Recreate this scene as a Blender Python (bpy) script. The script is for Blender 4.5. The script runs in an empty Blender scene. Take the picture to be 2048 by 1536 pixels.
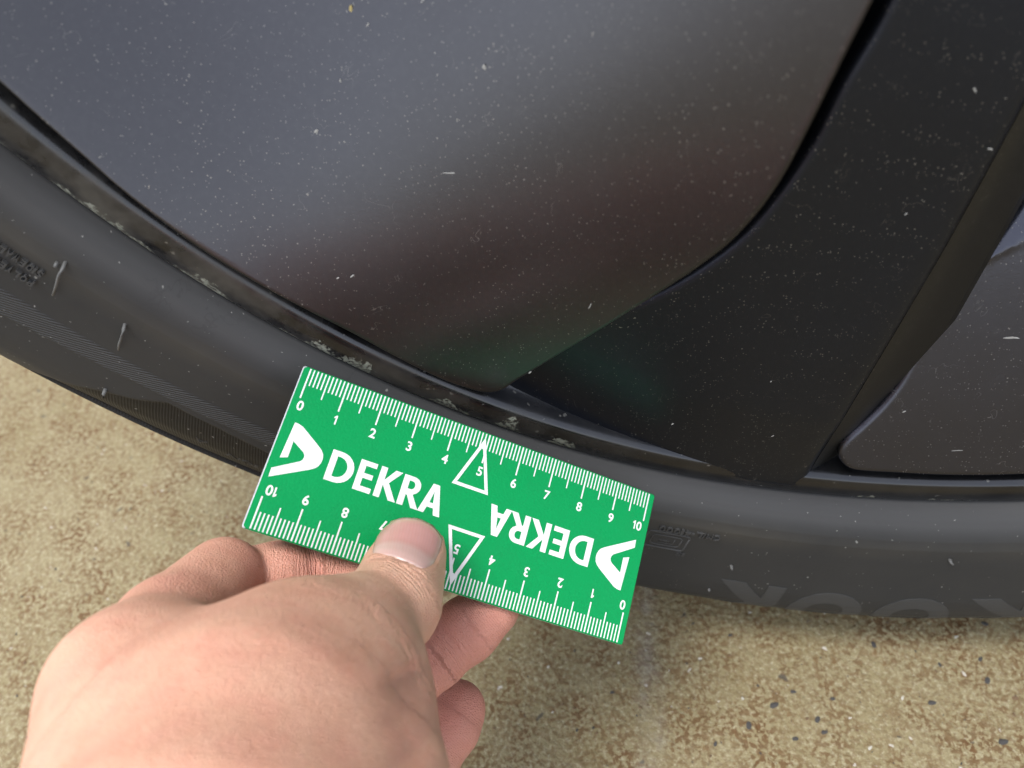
import bpy, bmesh, math, random
import numpy as np
from mathutils import Vector, Matrix
from mathutils.geometry import delaunay_2d_cdt

random.seed(7); rng = np.random.default_rng(7)
scene = bpy.context.scene
col = scene.collection
R = math.radians

# ------------------------------------------------------------------ camera
# World: X along the car, Y into the car, Z up, ground at z = 0, wheel axis through (0, *, RG).
RG = 0.340
FPX = 1580.0; CX, CY = 1024.0, 768.0
M = np.array([[0.992305718, -0.000652668, -0.123810121],
              [0.079344380, -0.764306220, 0.639953500],
              [-0.095046522, -0.644853148, -0.758373639]])     # camera axes (right, down, forward) in the world
CAM = np.array([-0.10017261, -0.13684642, 0.2965406])
cam_data = bpy.data.cameras.new('camera')
cam = bpy.data.objects.new('camera', cam_data); col.objects.link(cam)
cm = Matrix(((M[0][0], -M[0][1], -M[0][2], CAM[0]), (M[1][0], -M[1][1], -M[1][2], CAM[1]),
             (M[2][0], -M[2][1], -M[2][2], CAM[2]), (0, 0, 0, 1)))
cam.matrix_world = cm
cam_data.sensor_width = 36.0; cam_data.lens = FPX / 2048 * 36.0
cam_data.clip_start = 0.005; cam_data.clip_end = 300
cam_data.dof.use_dof = True; cam_data.dof.focus_distance = 0.213; cam_data.dof.aperture_fstop = 13.0
scene.camera = cam

# ------------------------------------------------------------------ light
SUN = Vector((-0.26, -0.08, 0.95)).normalized()
world = bpy.data.worlds.new('World'); scene.world = world; world.use_nodes = True
wn = world.node_tree; bg = wn.nodes['Background']
sky = wn.nodes.new('ShaderNodeTexSky'); sky.sky_type = 'NISHITA'; sky.sun_disc = False
sky.sun_elevation = math.asin(SUN.z); sky.sun_rotation = math.atan2(SUN.x, SUN.y)
sky.air_density = 1.0; sky.dust_density = 1.0; sky.ozone_density = 1.0
hs = wn.nodes.new('ShaderNodeHueSaturation'); hs.inputs['Saturation'].default_value = 0.34     # veiled, cloudy sky
wn.links.new(sky.outputs[0], hs.inputs['Color']); wn.links.new(hs.outputs[0], bg.inputs[0])
bg.inputs[1].default_value = 0.15
sd = bpy.data.lights.new('sun', 'SUN'); sd.energy = 1.3; sd.angle = R(22); sd.color = (1.0, 0.97, 0.92)
so = bpy.data.objects.new('sun', sd); col.objects.link(so)
so.rotation_euler = (-SUN).to_track_quat('-Z', 'Y').to_euler()
scene.view_settings.view_transform = 'Standard'; scene.view_settings.look = 'None'
scene.view_settings.exposure = 1.50; scene.view_settings.gamma = 1.0
scene.cycles.adaptive_threshold = 0.02; scene.cycles.max_bounces = 6; scene.cycles.diffuse_bounces = 3; scene.cycles.glossy_bounces = 3

# ------------------------------------------------------------------ helpers
def ray(px, py): return M @ np.array([(px - CX) / FPX, (py - CY) / FPX, 1.0])
def on_y(px, py, o):
    v = ray(px, py); return CAM + v * ((-o - CAM[1]) / v[1])
def on_ground(px, py, z=0.0):
    v = ray(px, py); return CAM + v * ((z - CAM[2]) / v[2])
def c2w(p): return np.asarray(p) @ M.T + CAM

def mesh_obj(name, verts, faces, mat=None, parent=None, smooth=True):
    me = bpy.data.meshes.new(name)
    me.from_pydata([tuple(map(float, v)) for v in verts], [], [tuple(map(int, f)) for f in faces])
    me.update()
    if smooth: me.polygons.foreach_set('use_smooth', [True] * len(me.polygons))
    if mat: me.materials.append(mat)
    o = bpy.data.objects.new(name, me); col.objects.link(o)
    if parent: o.parent = parent
    return o
def bm_obj(name, bm, mat=None, parent=None, smooth=False):
    me = bpy.data.meshes.new(name); bm.to_mesh(me); bm.free()
    if smooth: me.polygons.foreach_set('use_smooth', [True] * len(me.polygons))
    if mat: me.materials.append(mat)
    o = bpy.data.objects.new(name, me); col.objects.link(o)
    if parent: o.parent = parent
    return o
def empty(name, loc=(0, 0, 0)):
    o = bpy.data.objects.new(name, None); col.objects.link(o); o.location = loc; o.empty_display_size = .02
    return o
def tag(o, label, cat=None, group=None, kind=None):
    o['label'] = label
    if cat: o['category'] = cat
    if group: o['group'] = group
    if kind: o['kind'] = kind
def text_mesh(s, offset=0.0, res=6, _cache={}):
    """outline font glyph as (vertices, faces)"""
    key = (s, offset)
    if key not in _cache:
        c = bpy.data.curves.new('t', 'FONT'); c.body = s; c.offset = offset; c.resolution_u = res; c.fill_mode = 'BOTH'
        o = bpy.data.objects.new('t', c); col.objects.link(o)
        me = bpy.data.meshes.new_from_object(o.evaluated_get(bpy.context.evaluated_depsgraph_get()))
        _cache[key] = (np.array([v.co[:] for v in me.vertices]), [list(p.vertices) for p in me.polygons])
        bpy.data.objects.remove(o); bpy.data.curves.remove(c); bpy.data.meshes.remove(me)
    return _cache[key]
for _c in 'HANKO': text_mesh(_c, .055)
for _c in 'CM/L-410IS': text_mesh(_c, 0.0)
for _c in 'SIDEWALPOYTR': text_mesh(_c, .03)
for _c in 'AION': text_mesh(_c, -.01)
for _c in range(11): text_mesh(str(_c), .024, 8)

class NT:
    """small node builder"""
    def __init__(s, name):
        s.m = bpy.data.materials.new(name); s.m.use_nodes = True; s.t = s.m.node_tree
        s.b = s.t.nodes['Principled BSDF']
    def n(s, typ, ins=None, **kw):
        nd = s.t.nodes.new('ShaderNode' + typ)
        for k, v in kw.items(): setattr(nd, k, v)
        for k, v in (ins or {}).items(): s.set(nd.inputs[k], v)
        return nd
    def set(s, sock, v):
        if isinstance(v, bpy.types.NodeSocket): s.t.links.new(v, sock)
        elif isinstance(v, bpy.types.Node): s.t.links.new(v.outputs[0], sock)
        else: sock.default_value = v
    def p(s, **kw):
        for k, v in kw.items(): s.set(s.b.inputs[k.replace('_', ' ')], v)
    def math(s, op, a, b=None, c=None, clamp=False):
        nd = s.n('Math', operation=op, use_clamp=clamp); s.set(nd.inputs[0], a)
        if b is not None: s.set(nd.inputs[1], b)
        if c is not None: s.set(nd.inputs[2], c)
        return nd.outputs[0]
    def mix(s, f, a, b, blend='MIX'):
        nd = s.n('Mix', data_type='RGBA', blend_type=blend)
        s.set(nd.inputs[0], f); s.set(nd.inputs[6], a); s.set(nd.inputs[7], b); return nd.outputs[2]
    def ramp(s, f, stops, interp='LINEAR'):
        nd = s.n('ValToRGB'); cr = nd.color_ramp; cr.interpolation = interp
        while len(cr.elements) < len(stops): cr.elements.new(0.5)
        for e, (p, c) in zip(cr.elements, stops):
            e.position = p; e.color = c if len(c) == 4 else (*c, 1)
        s.set(nd.inputs[0], f); return nd.outputs[0]
    def mr(s, v, a, b, c=0.0, d=1.0, smooth=False):
        nd = s.n('MapRange', interpolation_type='SMOOTHSTEP' if smooth else 'LINEAR')
        for i, x in enumerate((v, a, b, c, d)): s.set(nd.inputs[i], x)
        return nd.outputs[0]
    def noise(s, vec, scale, detail=2, rough=.5, dist=0.0):
        nd = s.n('TexNoise', {'Scale': scale, 'Detail': detail, 'Roughness': rough, 'Distortion': dist}); s.set(nd.inputs['Vector'], vec)
        return nd.outputs[0]
    def vor(s, vec, scale, feature='F1', rnd=1.0):
        nd = s.n('TexVoronoi', {'Scale': scale, 'Randomness': rnd}, feature=feature); s.set(nd.inputs['Vector'], vec); return nd
    def bump(s, h, strength=.3, dist=.001, normal=None):
        nd = s.n('Bump', {'Strength': strength, 'Distance': dist}); s.set(nd.inputs['Height'], h)
        if normal: s.set(nd.inputs['Normal'], normal)
        return nd.outputs[0]
    def obj(s): return s.n('TexCoord').outputs['Object']
    def attr(s, name): return s.n('Attribute', attribute_name=name).outputs['Fac']
    def specks(s, vec, scale, size, frac, warp=.35):
        """mask of small irregular specks: a fraction of voronoi cells, each with a random size"""
        if not warp:
            v = s.vor(vec, scale); sep = s.n('SeparateColor', {0: v.outputs['Color']})
            rad = s.math('MULTIPLY', s.math('MULTIPLY', s.math('POWER', sep.outputs[1], 2.0), size), s.math('LESS_THAN', sep.outputs[0], frac))
            return s.mr(v.outputs['Distance'], s.math('MULTIPLY', rad, .5), s.math('ADD', rad, 1e-4), 1.0, 0.0)
        w = s.n('TexNoise', {'Scale': scale * 1.3, 'Detail': 1.0}); s.set(w.inputs['Vector'], vec)
        ad = s.n('VectorMath', operation='MULTIPLY_ADD'); s.set(ad.inputs[0], w.outputs['Color'])
        ad.inputs[1].default_value = (warp / scale * 2,) * 3; s.set(ad.inputs[2], vec)
        v = s.vor(ad.outputs[0], scale); sep = s.n('SeparateColor', {0: v.outputs['Color']})
        keep = s.math('LESS_THAN', sep.outputs[0], frac)
        rad = s.math('MULTIPLY', s.math('POWER', sep.outputs[1], 2.0), size)
        m = s.mr(v.outputs['Distance'], s.math('MULTIPLY', rad, .55), rad, 1.0, 0.0)
        return s.math('MULTIPLY', m, keep)

# ------------------------------------------------------------------ materials
def plastic(name, base, rough=.42, dust=1.0, haze=.05, metal=0.0, spec=.5):
    t = NT(name); v = t.obj()
    a = t.specks(v, 650, .19, .34, .5); b = t.specks(v, 1700, .40, .42, 0); c = t.specks(v, 230, .050, .20, .8)
    patch = t.mr(t.noise(v, 24, 3, .6), .35, .7, .25, 1.0)
    m = t.math('MAXIMUM', t.math('MULTIPLY', t.math('MULTIPLY', a, patch), .75), t.math('MULTIPLY', t.math('MULTIPLY', b, patch), .55))
    m = t.math('MAXIMUM', m, t.math('MULTIPLY', c, .60))
    # fine curved scratches and fibres
    wv = t.noise(v, 95, 3, .6, .6)
    fib = t.mr(t.math('ABSOLUTE', t.math('SUBTRACT', wv, .5)), 0.0, .0035, 1.0, 0.0)
    fib = t.math('MULTIPLY', fib, t.mr(t.noise(v, 130, 2), .60, .68))
    m = t.math('MAXIMUM', m, t.math('MULTIPLY', fib, .26))
    m = t.math('MULTIPLY', m, dust)
    hz = t.math('MULTIPLY', t.math('ADD', t.noise(v, 9, 4, .6), t.mr(t.noise(v, 700, 2), .45, .7)), haze * .6)
    c0 = t.mix(hz, (*base, 1), (.26, .255, .25, 1))
    tint = t.mix(t.noise(v, 300, 1), (.40, .39, .36, 1), (.32, .29, .24, 1))
    t.p(Base_Color=t.mix(m, c0, tint), Roughness=t.math('ADD', t.math('MULTIPLY', m, .4), t.mr(t.noise(v, 14, 4, .6), .3, .7, rough - .04, rough + .06)), Specular_IOR_Level=spec,
        Metallic=t.math('MULTIPLY', t.math('SUBTRACT', 1.0, m), metal))
    t.p(Normal=t.bump(t.noise(v, 2600, 1), .05, .0004))
    return t.m
M_panel = plastic('cover_plastic', (.066, .065, .072), .30, 1.0, .03, .95)
M_spoke = plastic('spoke_lacquer', (.028, .032, .044), .34, .9, .012, .92)
M_panel2 = plastic('cover_plastic_dusty', (.062, .063, .078), .27, .9, .03, .95)
M_side = plastic('spoke_side_lacquer', (.030, .030, .029), .36, .5, .03, .8)

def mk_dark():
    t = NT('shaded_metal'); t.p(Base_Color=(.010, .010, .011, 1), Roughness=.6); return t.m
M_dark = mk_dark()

def mk_lip():
    t = NT('rim_lip_lacquer'); v = t.obj(); th = t.attr('theta'); rho = t.attr('rho')
    # rub marks: height of the worn patch (fraction of the lip) against the angle round the wheel
    f = t.mr(th, 205.0, 285.0)
    def fp(d): return (d - 205) / 80
    pts = [(207, .30), (211, .10), (214.5, .32), (218, .12), (220.5, .42), (222, .10), (226.2, .16), (226.8, .60), (227.8, .55), (228.3, .15), (228.9, .58), (230.3, .62), (230.6, .15),
           (234.3, .16), (234.9, .45), (236.5, .38), (237.3, .15), (239.1, .13), (239.5, .75), (240.5, .70), (240.8, .14), (242.9, .12), (243.2, .62), (244.5, .50), (244.9, .04), (258, .03), (264, .06), (264.5, .20), (268, .06), (269, .20), (276, .1)]
    hgt = t.ramp(f, [(fp(a), (b, b, b)) for a, b in pts])
    pos = t.mr(rho, .2612, .2515)               # 0 at the tyre, 1 at the inner edge
    nz = t.noise(v, 620, 4, .65); nz2 = t.noise(v, 210, 3, .6)
    lim = t.math('ADD', t.math('MULTIPLY', hgt, .85), t.math('MULTIPLY', t.math('SUBTRACT', nz2, .5), .9))
    lim = t.math('ADD', lim, t.math('MULTIPLY', t.math('SUBTRACT', nz, .5), .5))
    lim = t.math('MULTIPLY', lim, t.mr(hgt, .05, .2))
    scf = t.mr(t.math('SUBTRACT', lim, pos), 0.0, .06)
    streak = t.n('Mapping', {'Scale': (900, 200, 900)}); t.set(streak.inputs[0], v)
    st = t.noise(streak.outputs[0], 1.0, 2)
    scf = t.math('MULTIPLY', scf, t.mr(t.math('ADD', t.math('MULTIPLY', st, .6), t.math('MULTIPLY', nz, .4)), .42, .54))
    worn = t.mix(nz2, (.12, .128, .105, 1), (.27, .28, .235, 1))
    dirt = t.math('MULTIPLY', t.mr(t.noise(v, 55, 4, .7), .36, .62), t.mr(th, 252, 218, .22, 1.0))
    dirt = t.math('MULTIPLY', dirt, t.mr(pos, .0, 1.0, 1.0, .45))
    edge = t.math('MULTIPLY', t.mr(pos, .12, .0), t.mr(nz2, .40, .62, 0.0, .7))
    sp = t.math('MULTIPLY', t.specks(v, 480, .32, .35), .55)
    base = t.mix(dirt, (.052, .053, .058, 1), (.060, .055, .043, 1))
    base = t.mix(t.math('MAXIMUM', sp, edge), base, (.18, .175, .155, 1))
    t.p(Metallic=t.math('SUBTRACT', .92, t.math('MAXIMUM', t.math('MAXIMUM', scf, dirt), sp), clamp=True))
    t.p(Base_Color=t.mix(scf, base, worn), Roughness=t.math('ADD', t.math('MULTIPLY', t.math('MAXIMUM', scf, dirt), .45), .20))
    t.p(Normal=t.bump(t.noise(v, 900, 3, .65), t.math('ADD', t.math('MULTIPLY', scf, .5), .03), .0006))
    return t.m
M_lip = mk_lip()

def mk_rubber(name='tyre_rubber', lettering=False):
    t = NT(name); v = t.obj()
    big = t.noise(v, 16, 4, .6); fine = t.noise(v, 900, 2)
    base = t.mix(t.mr(big, .3, .7), (.0185, .0188, .0196, 1), (.0270, .0268, .0266, 1))
    if not lettering:
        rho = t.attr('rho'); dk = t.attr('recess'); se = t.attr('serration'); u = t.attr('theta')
        brown = t.math('MULTIPLY', t.mr(t.math('ABSOLUTE', t.math('SUBTRACT', rho, .2725)), 0.0, .006, 1, 0), t.mr(big, .35, .65, .0, .40))
        base = t.mix(brown, base, (.062, .055, .043, 1))
        base = t.mix(t.mr(rho, .2685, .2655, 0, .8), base, (.048, .0475, .048, 1))      # smooth protector band made paler: sky light on its upward face, in colour
        # dark tide marks
        wv = t.noise(v, 45, 4, .6, .8)
        mk = t.math('MULTIPLY', t.mr(t.math('ABSOLUTE', t.math('SUBTRACT', wv, .5)), 0, .012, 1, 0), t.mr(t.noise(v, 22, 2), .52, .66))
        base = t.mix(t.math('MULTIPLY', mk, .35), base, (.02, .02, .02, 1))
        base = t.mix(dk, base, (.0055, .005, .0046, 1))  # recess darkened in colour, standing in for shade on its downward face
        sp = t.math('MULTIPLY', t.math('MAXIMUM', t.specks(v, 330, .17, .30), t.specks(v, 900, .25, .22)), .6)
        base = t.mix(sp, base, (.30, .295, .275, 1))
        # serration: fine slanted ridges
        ph = t.math('ADD', t.math('MULTIPLY', u, 2.6), t.math('MULTIPLY', rho, 1050.0))
        sr = t.math('MULTIPLY', t.math('SINE', t.math('MULTIPLY', ph, 6.2832)), se)
        ph2 = t.math('SUBTRACT', t.math('MULTIPLY', u, 6.0), t.math('MULTIPLY', rho, 420.0))
        hr = t.math('MULTIPLY', t.math('SINE', t.math('MULTIPLY', ph2, 6.2832)), dk)
        base = t.mix(t.mr(sr, .0, .9, 0, .55), base, (.080, .082, .085, 1))
        h = t.math('ADD', t.math('ADD', t.math('MULTIPLY', sr, .9), t.math('MULTIPLY', hr, .22)), t.math('MULTIPLY', fine, .10))
        t.p(Normal=t.bump(h, .6, .0004))
    else:
        base = t.mix(.5, base, (.058, .058, .058, 1))  # lettering lightened in colour in place of shading on its relief
        t.p(Normal=t.bump(fine, .1, .0003))
    t.p(Base_Color=base, Roughness=t.mr(big, .3, .7, .68, .56), Specular_IOR_Level=.32)
    return t.m
def mk_nib():
    t = NT('lit_nib_rubber'); t.p(Base_Color=t.mix(t.noise(t.obj(), 600, 2), (.07, .07, .07, 1), (.11, .11, .105, 1)), Roughness=.6); return t.m  # light caught by the nibs put into a paler rubber colour
M_nib = mk_nib()
M_rubber = mk_rubber(); M_letter = mk_rubber('raised_rubber', True)

def mk_ground():
    t = NT('concrete'); v = t.obj()
    w = t.n('TexNoise', {'Scale': 160.0, 'Detail': 3.0}); t.set(w.inputs[0], v)
    wv = t.n('VectorMath', operation='MULTIPLY_ADD'); t.set(wv.inputs[0], w.outputs['Color']); wv.inputs[1].default_value = (.003, .003, .003); t.set(wv.inputs[2], v)
    big = t.noise(v, 7, 4, .6); med = t.noise(v, 45, 3, .6)
    base = t.mix(t.mr(big, .3, .7), (.178, .140, .062, 1), (.226, .186, .098, 1))
    base = t.mix(t.mr(med, .35, .7, 0, .5), base, (.245, .206, .118, 1))
    base = t.mix(t.mr(t.noise(v, 620, 3, .75), .50, .68, 0, .75), base, (.365, .335, .225, 1))
    b1 = t.mr(t.noise(wv.outputs[0], 560, 3, .62), .455, .545); clump = t.mr(t.noise(v, 55, 3, .6), .30, .66, .12, 1)
    b1 = t.math('MULTIPLY', b1, clump)
    base = t.mix(t.math('MULTIPLY', b1, .95), base, (.100, .044, .009, 1))
    b2 = t.specks(v, 300, .42, .40, .7)
    base = t.mix(t.math('MULTIPLY', b2, .75), base, (.135, .075, .026, 1))
    b3 = t.specks(v, 170, .26, .30, .5)
    base = t.mix(t.math('MULTIPLY', b3, .85), base, (.055, .046, .035, 1))
    w3 = t.specks(v, 300, .24, .16, .5)
    base = t.mix(t.math('MULTIPLY', w3, .8), base, (.50, .48, .43, 1))
    # pale grey trickle stain across the slab
    sep = t.n('SeparateXYZ', {0: v})
    sx = t.math('ADD', sep.outputs[0], t.math('MULTIPLY', t.math('SUBTRACT', t.noise(v, 35, 3), .5), .016))
    line = t.mr(t.math('ABSOLUTE', t.math('ADD', sx, .0868)), .0005, .0065, 1, 0)
    line = t.math('MULTIPLY', line, t.mr(t.noise(v, 110, 4, .7), .38, .62))
    base = t.mix(t.math('MULTIPLY', line, .55), base, (.25, .225, .18, 1))
    h = t.math('ADD', t.noise(v, 330, 4, .65), t.math('MULTIPLY', med, 1.5))
    t.p(Base_Color=base, Roughness=.82, Normal=t.bump(h, .75, .0018))
    return t.m
M_ground = mk_ground()
def mk_stone(name, c1, c2):
    t = NT(name); v = t.obj(); t.p(Base_Color=t.mix(t.noise(v, 700, 3), (*c1, 1), (*c2, 1)), Roughness=.75); return t.m
M_stoneD = mk_stone('dark_stone', (.022, .021, .021), (.06, .056, .052)); M_stoneW = mk_stone('pale_stone', (.34, .32, .27), (.48, .46, .41)); M_stoneB = mk_stone('brown_stone', (.09, .05, .022), (.17, .11, .06))

def mk_green():
    t = NT('green_lacquered_plastic'); v = t.obj()
    g = t.vor(v, 1700, 'SMOOTH_F1').outputs['Distance']
    scr = t.mr(t.math('ABSOLUTE', t.math('SUBTRACT', t.noise(v, 70, 2, .5, .4), .5)), 0, .0025, .35, 0)
    sm = t.math('MAXIMUM', t.mr(t.noise(v, 60, 4, .65), .5, .75, 0, .35), t.math('MULTIPLY', scr, t.mr(t.noise(v, 40, 2), .5, .6)))
    t.p(Base_Color=t.mix(sm, (.0, .255, .068, 1), (.008, .215, .066, 1)), Roughness=t.mr(t.noise(v, 90, 4, .7), .35, .7, .20, .40), Specular_IOR_Level=.15,
        Normal=t.bump(t.math('ADD', g, t.math('MULTIPLY', t.noise(v, 900, 2), .5)), .13, .0005))
    return t.m
M_green = mk_green()
def mk_white():
    t = NT('white_print'); v = t.obj(); t.p(Base_Color=t.mix(t.noise(v, 400, 2), (.66, .67, .66, 1), (.72, .72, .72, 1)), Roughness=.4)
    t.p(Normal=t.bump(t.vor(v, 1700, 'SMOOTH_F1').outputs['Distance'], .12, .0005)); return t.m
M_white = mk_white()
def mk_core():
    t = NT('white_plastic_core'); v = t.obj(); t.p(Base_Color=t.mix(t.noise(v, 500, 2), (.36, .38, .42, 1), (.46, .48, .50, 1)), Roughness=.5); return t.m
M_core = mk_core()

def mk_skin():
    t = NT('skin'); v = t.obj(); red = t.attr('red'); ax = t.attr('axial'); wr = t.attr('wrinkle')
    n1 = t.noise(v, 55, 4, .6); n2 = t.noise(v, 260, 3, .6)
    c = t.mix(t.mr(n1, .32, .68), (0.552, 0.283, 0.194, 1), (0.661, 0.391, 0.274, 1))
    c = t.mix(t.mr(n2, .45, .75, 0, .35), c, (0.667, 0.395, 0.291, 1))
    c = t.mix(t.mr(t.noise(v, 140, 3, .65), .45, .70, 0, .36), c, (0.585, 0.253, 0.190, 1))
    c = t.mix(t.math('MULTIPLY', red, .75), c, (0.558, 0.224, 0.178, 1))
    # transverse creases at the joints
    d = t.math('ADD', t.math('MULTIPLY', ax, 1.0), t.math('MULTIPLY', t.math('SUBTRACT', t.noise(v, 130, 3, .6), .5), .0035))
    s1 = t.math('SINE', t.math('MULTIPLY', d, 5200)); s2 = t.math('SINE', t.math('MULTIPLY', d, 3100))
    cr = t.math('MULTIPLY', t.math('ADD', t.math('POWER', t.math('ABSOLUTE', s2), .35), t.math('MULTIPLY', t.math('POWER', t.math('ABSOLUTE', s1), .4), .5)), wr)
    fl = t.n('Mapping', {'Scale': (1.0, 1.0, 1.0)}); t.set(fl.inputs[0], v)
    vo = t.vor(v, 1500, 'DISTANCE_TO_EDGE').outputs['Distance']
    rid = t.math('SINE', t.math('MULTIPLY', t.math('ADD', ax, t.math('MULTIPLY', t.noise(v, 60, 2), .004)), 11500))
    h = t.math('ADD', t.math('ADD', t.math('MULTIPLY', cr, .9), t.math('MULTIPLY', t.math('MINIMUM', vo, .25), .9)), t.math('MULTIPLY', n2, .35))
    h = t.math('ADD', h, t.math('MULTIPLY', t.math('MULTIPLY', rid, red), .07))
    t.p(Base_Color=c, Roughness=.50, Specular_IOR_Level=.40, Normal=t.bump(h, .70, .0008))
    t.p(Subsurface_Weight=.13, Subsurface_Radius=(.0045, .0016, .0009), Subsurface_Scale=1.0)
    return t.m
M_skin = mk_skin()
def mk_nail():
    t = NT('fingernail'); v = t.attr('along'); x = t.attr('across')
    # lunula at the root, pink bed, pale free edge
    arc = t.math('ADD', v, t.math('MULTIPLY', t.math('POWER', t.math('SUBTRACT', x, .45), 2.0), .55))
    c = t.mix(t.mr(arc, .30, .42, 0, 1), (.50, .325, .29, 1), (.48, .255, .230, 1))
    c = t.mix(t.mr(v, .86, .97, 0, .8), c, (.47, .34, .25, 1))
    c = t.mix(t.mr(v, .0, .035, .6, 0), c, (.52, .45, .41, 1))
    g = t.math('SINE', t.math('MULTIPLY', t.math('ADD', x, t.math('MULTIPLY', t.noise(t.obj(), 200, 2), .03)), 160))
    t.p(Base_Color=c, Roughness=.25, Subsurface_Weight=.10, Subsurface_Radius=(.003, .001, .0006), Subsurface_Scale=1.0, Normal=t.bump(g, .05, .0002))
    return t.m
M_nail = mk_nail()

# ------------------------------------------------------------------ ground
def build_ground():
    vs, fs = [], []
    xs = [-60, -8, -1.5, -.6] + list(np.arange(-.5, .31, .02)) + [.5, 1.5, 8, 60]
    ys = [-60, -8, -1.5, -.6] + list(np.arange(-.4, .61, .02)) + [.8, 2, 8, 60]
    for y in ys:
        for x in xs: vs.append((x, y, 0))
    n = len(xs)
    for j in range(len(ys) - 1):
        for i in range(n - 1): fs.append((j * n + i, j * n + i + 1, (j + 1) * n + i + 1, (j + 1) * n + i))
    g = mesh_obj('ground', vs, fs, M_ground); tag(g, 'rough beige concrete with brown and dark specks', kind='structure')
    return g
ground = build_ground()

# small stones lying in the concrete surface
def stone_mesh(seed, mat):
    r = random.Random(seed); bm = bmesh.new(); bmesh.ops.create_icosphere(bm, subdivisions=1, radius=1)
    for v in bm.verts: v.co = v.co * (0.75 + .5 * r.random()); v.co.z *= .35; v.co.y *= .6
    me = bpy.data.meshes.new('pebble'); bm.to_mesh(me); bm.free(); me.materials.append(mat)
    return me
SM = [stone_mesh(1, M_stoneD), stone_mesh(2, M_stoneD), stone_mesh(3, M_stoneW), stone_mesh(4, M_stoneB)]
def pebble(px, py, size, kind, rot):
    p = on_ground(px, py); o = bpy.data.objects.new('pebble', SM[kind]); col.objects.link(o); o.parent = ground
    o.location = (p[0], p[1], size * .06); o.scale = (size, size, size * .5); o.rotation_euler = (0, 0, rot)
for px, py, s, k, a in [(1547, 1410, 1.9, 0, .4), (1498, 1452, 1.7, 1, 1.6), (1648, 1464, 1.3, 0, .2), (1635, 1440, 1.5, 1, 1.2), (1863, 1405, 1.6, 0, .1), (1748, 1290, 1.5, 1, 1.9),
                        (2005, 1483, 1.9, 0, .2), (1912, 1274, 0.91, 2, .5), (1805, 1396, 0.91, 2, 1.0), (1975, 1362, 1.6, 1, 1.3), (1586, 1383, 1.2, 0, 0), (1665, 1398, 1.1, 1, .3),
                        (1740, 1496, 0.98, 2, .7), (1700, 1436, 0.70, 2, .3), (2030, 1396, 1.4, 3, .2), (1960, 1318, 1.2, 0, .8), (1970, 1248, 1.4, 0, 2.8), (1400, 1317, 0.84, 2, .2),
                        (1590, 1478, 1.3, 1, .4), (1430, 1488, 1.1, 0, 1.1), (1224, 1385, 1.0, 1, .4), (1500, 1225, 0.77, 2, .3), (1460, 1270, 1.0, 0, .3), (1880, 1330, 1.0, 1, 2.0)]:
    pebble(px, py, s * .0010, k, a)
def build_grit():
    vs, fs = [], []
    ico = bmesh.new(); bmesh.ops.create_icosphere(ico, subdivisions=1, radius=1); iv = np.array([v.co[:] for v in ico.verts]); fi = [[v.index for v in f.verts] for f in ico.faces]; ico.free()
    mats = []
    for i in range(2600):
        x = rng.uniform(-.42, .12); y = rng.uniform(-.10, .16)
        s = .00022 + .0006 * rng.random() ** 3
        sc = np.array([1, rng.uniform(.35, .9), .45]) * s; a = rng.uniform(0, 6.28)
        p = iv * (.75 + .5 * rng.random((len(iv), 1))) * sc
        q = np.c_[p[:, 0] * math.cos(a) - p[:, 1] * math.sin(a), p[:, 0] * math.sin(a) + p[:, 1] * math.cos(a), p[:, 2]] + [x, y, s * .15]
        b = len(vs); vs.extend(q); fs.extend([[j + b for j in f] for f in fi]); mats += [int(rng.choice(3, p=[.36, .08, .56]))] * len(fi)
    o = mesh_obj('grit', vs, fs, M_stoneD, ground); o.data.materials.append(M_stoneW); o.data.materials.append(M_stoneB)
    o.data.polygons.foreach_set('material_index', mats); o['kind'] = 'stuff'; o['label'] = 'fine dark, pale and brown grit in the concrete'
build_grit()

# ------------------------------------------------------------------ wheel
wheel = empty('car_wheel', (0, 0, 0))
tag(wheel, 'dark grey car wheel with blade cover, scuffed rim edge and black tyre', 'wheel')
TH = np.radians(np.concatenate([np.arange(-160, -60, .2), np.arange(-60, 200, 1.5)]))     # angles round the wheel, fine where it is seen
NTH = len(TH)

def lathe(name, profile, mat, parent, ofun=None, closed_profile=False):
    """profile: (rho, o) pairs, o outward of the rim face"""
    pr = np.array(profile); n = len(pr)
    th = TH[:, None]; rho = np.broadcast_to(pr[None, :, 0], (NTH, n)).copy(); o = np.broadcast_to(pr[None, :, 1], (NTH, n)).copy()
    if ofun: rho, o = ofun(np.broadcast_to(th, rho.shape), rho, o)
    P = np.stack([rho * np.cos(th), -o, RG + rho * np.sin(th)], -1)
    return P, rho, o
def lathe_obj(name, P, mat, parent, attrs):
    n = P.shape[1]; idx = np.arange(NTH * n).reshape(NTH, n); nx = np.roll(idx, -1, 0)
    f = np.stack([idx[:, :-1], idx[:, 1:], nx[:, 1:], nx[:, :-1]], -1).reshape(-1, 4)[:, ::-1]
    ob = mesh_obj(name, P.reshape(-1, 3), f, mat, parent)
    for k, a in attrs.items():
        at = ob.data.attributes.new(k, 'FLOAT', 'POINT'); at.data.foreach_set('value', np.ascontiguousarray(a, dtype=np.float32).ravel())
    return ob

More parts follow.
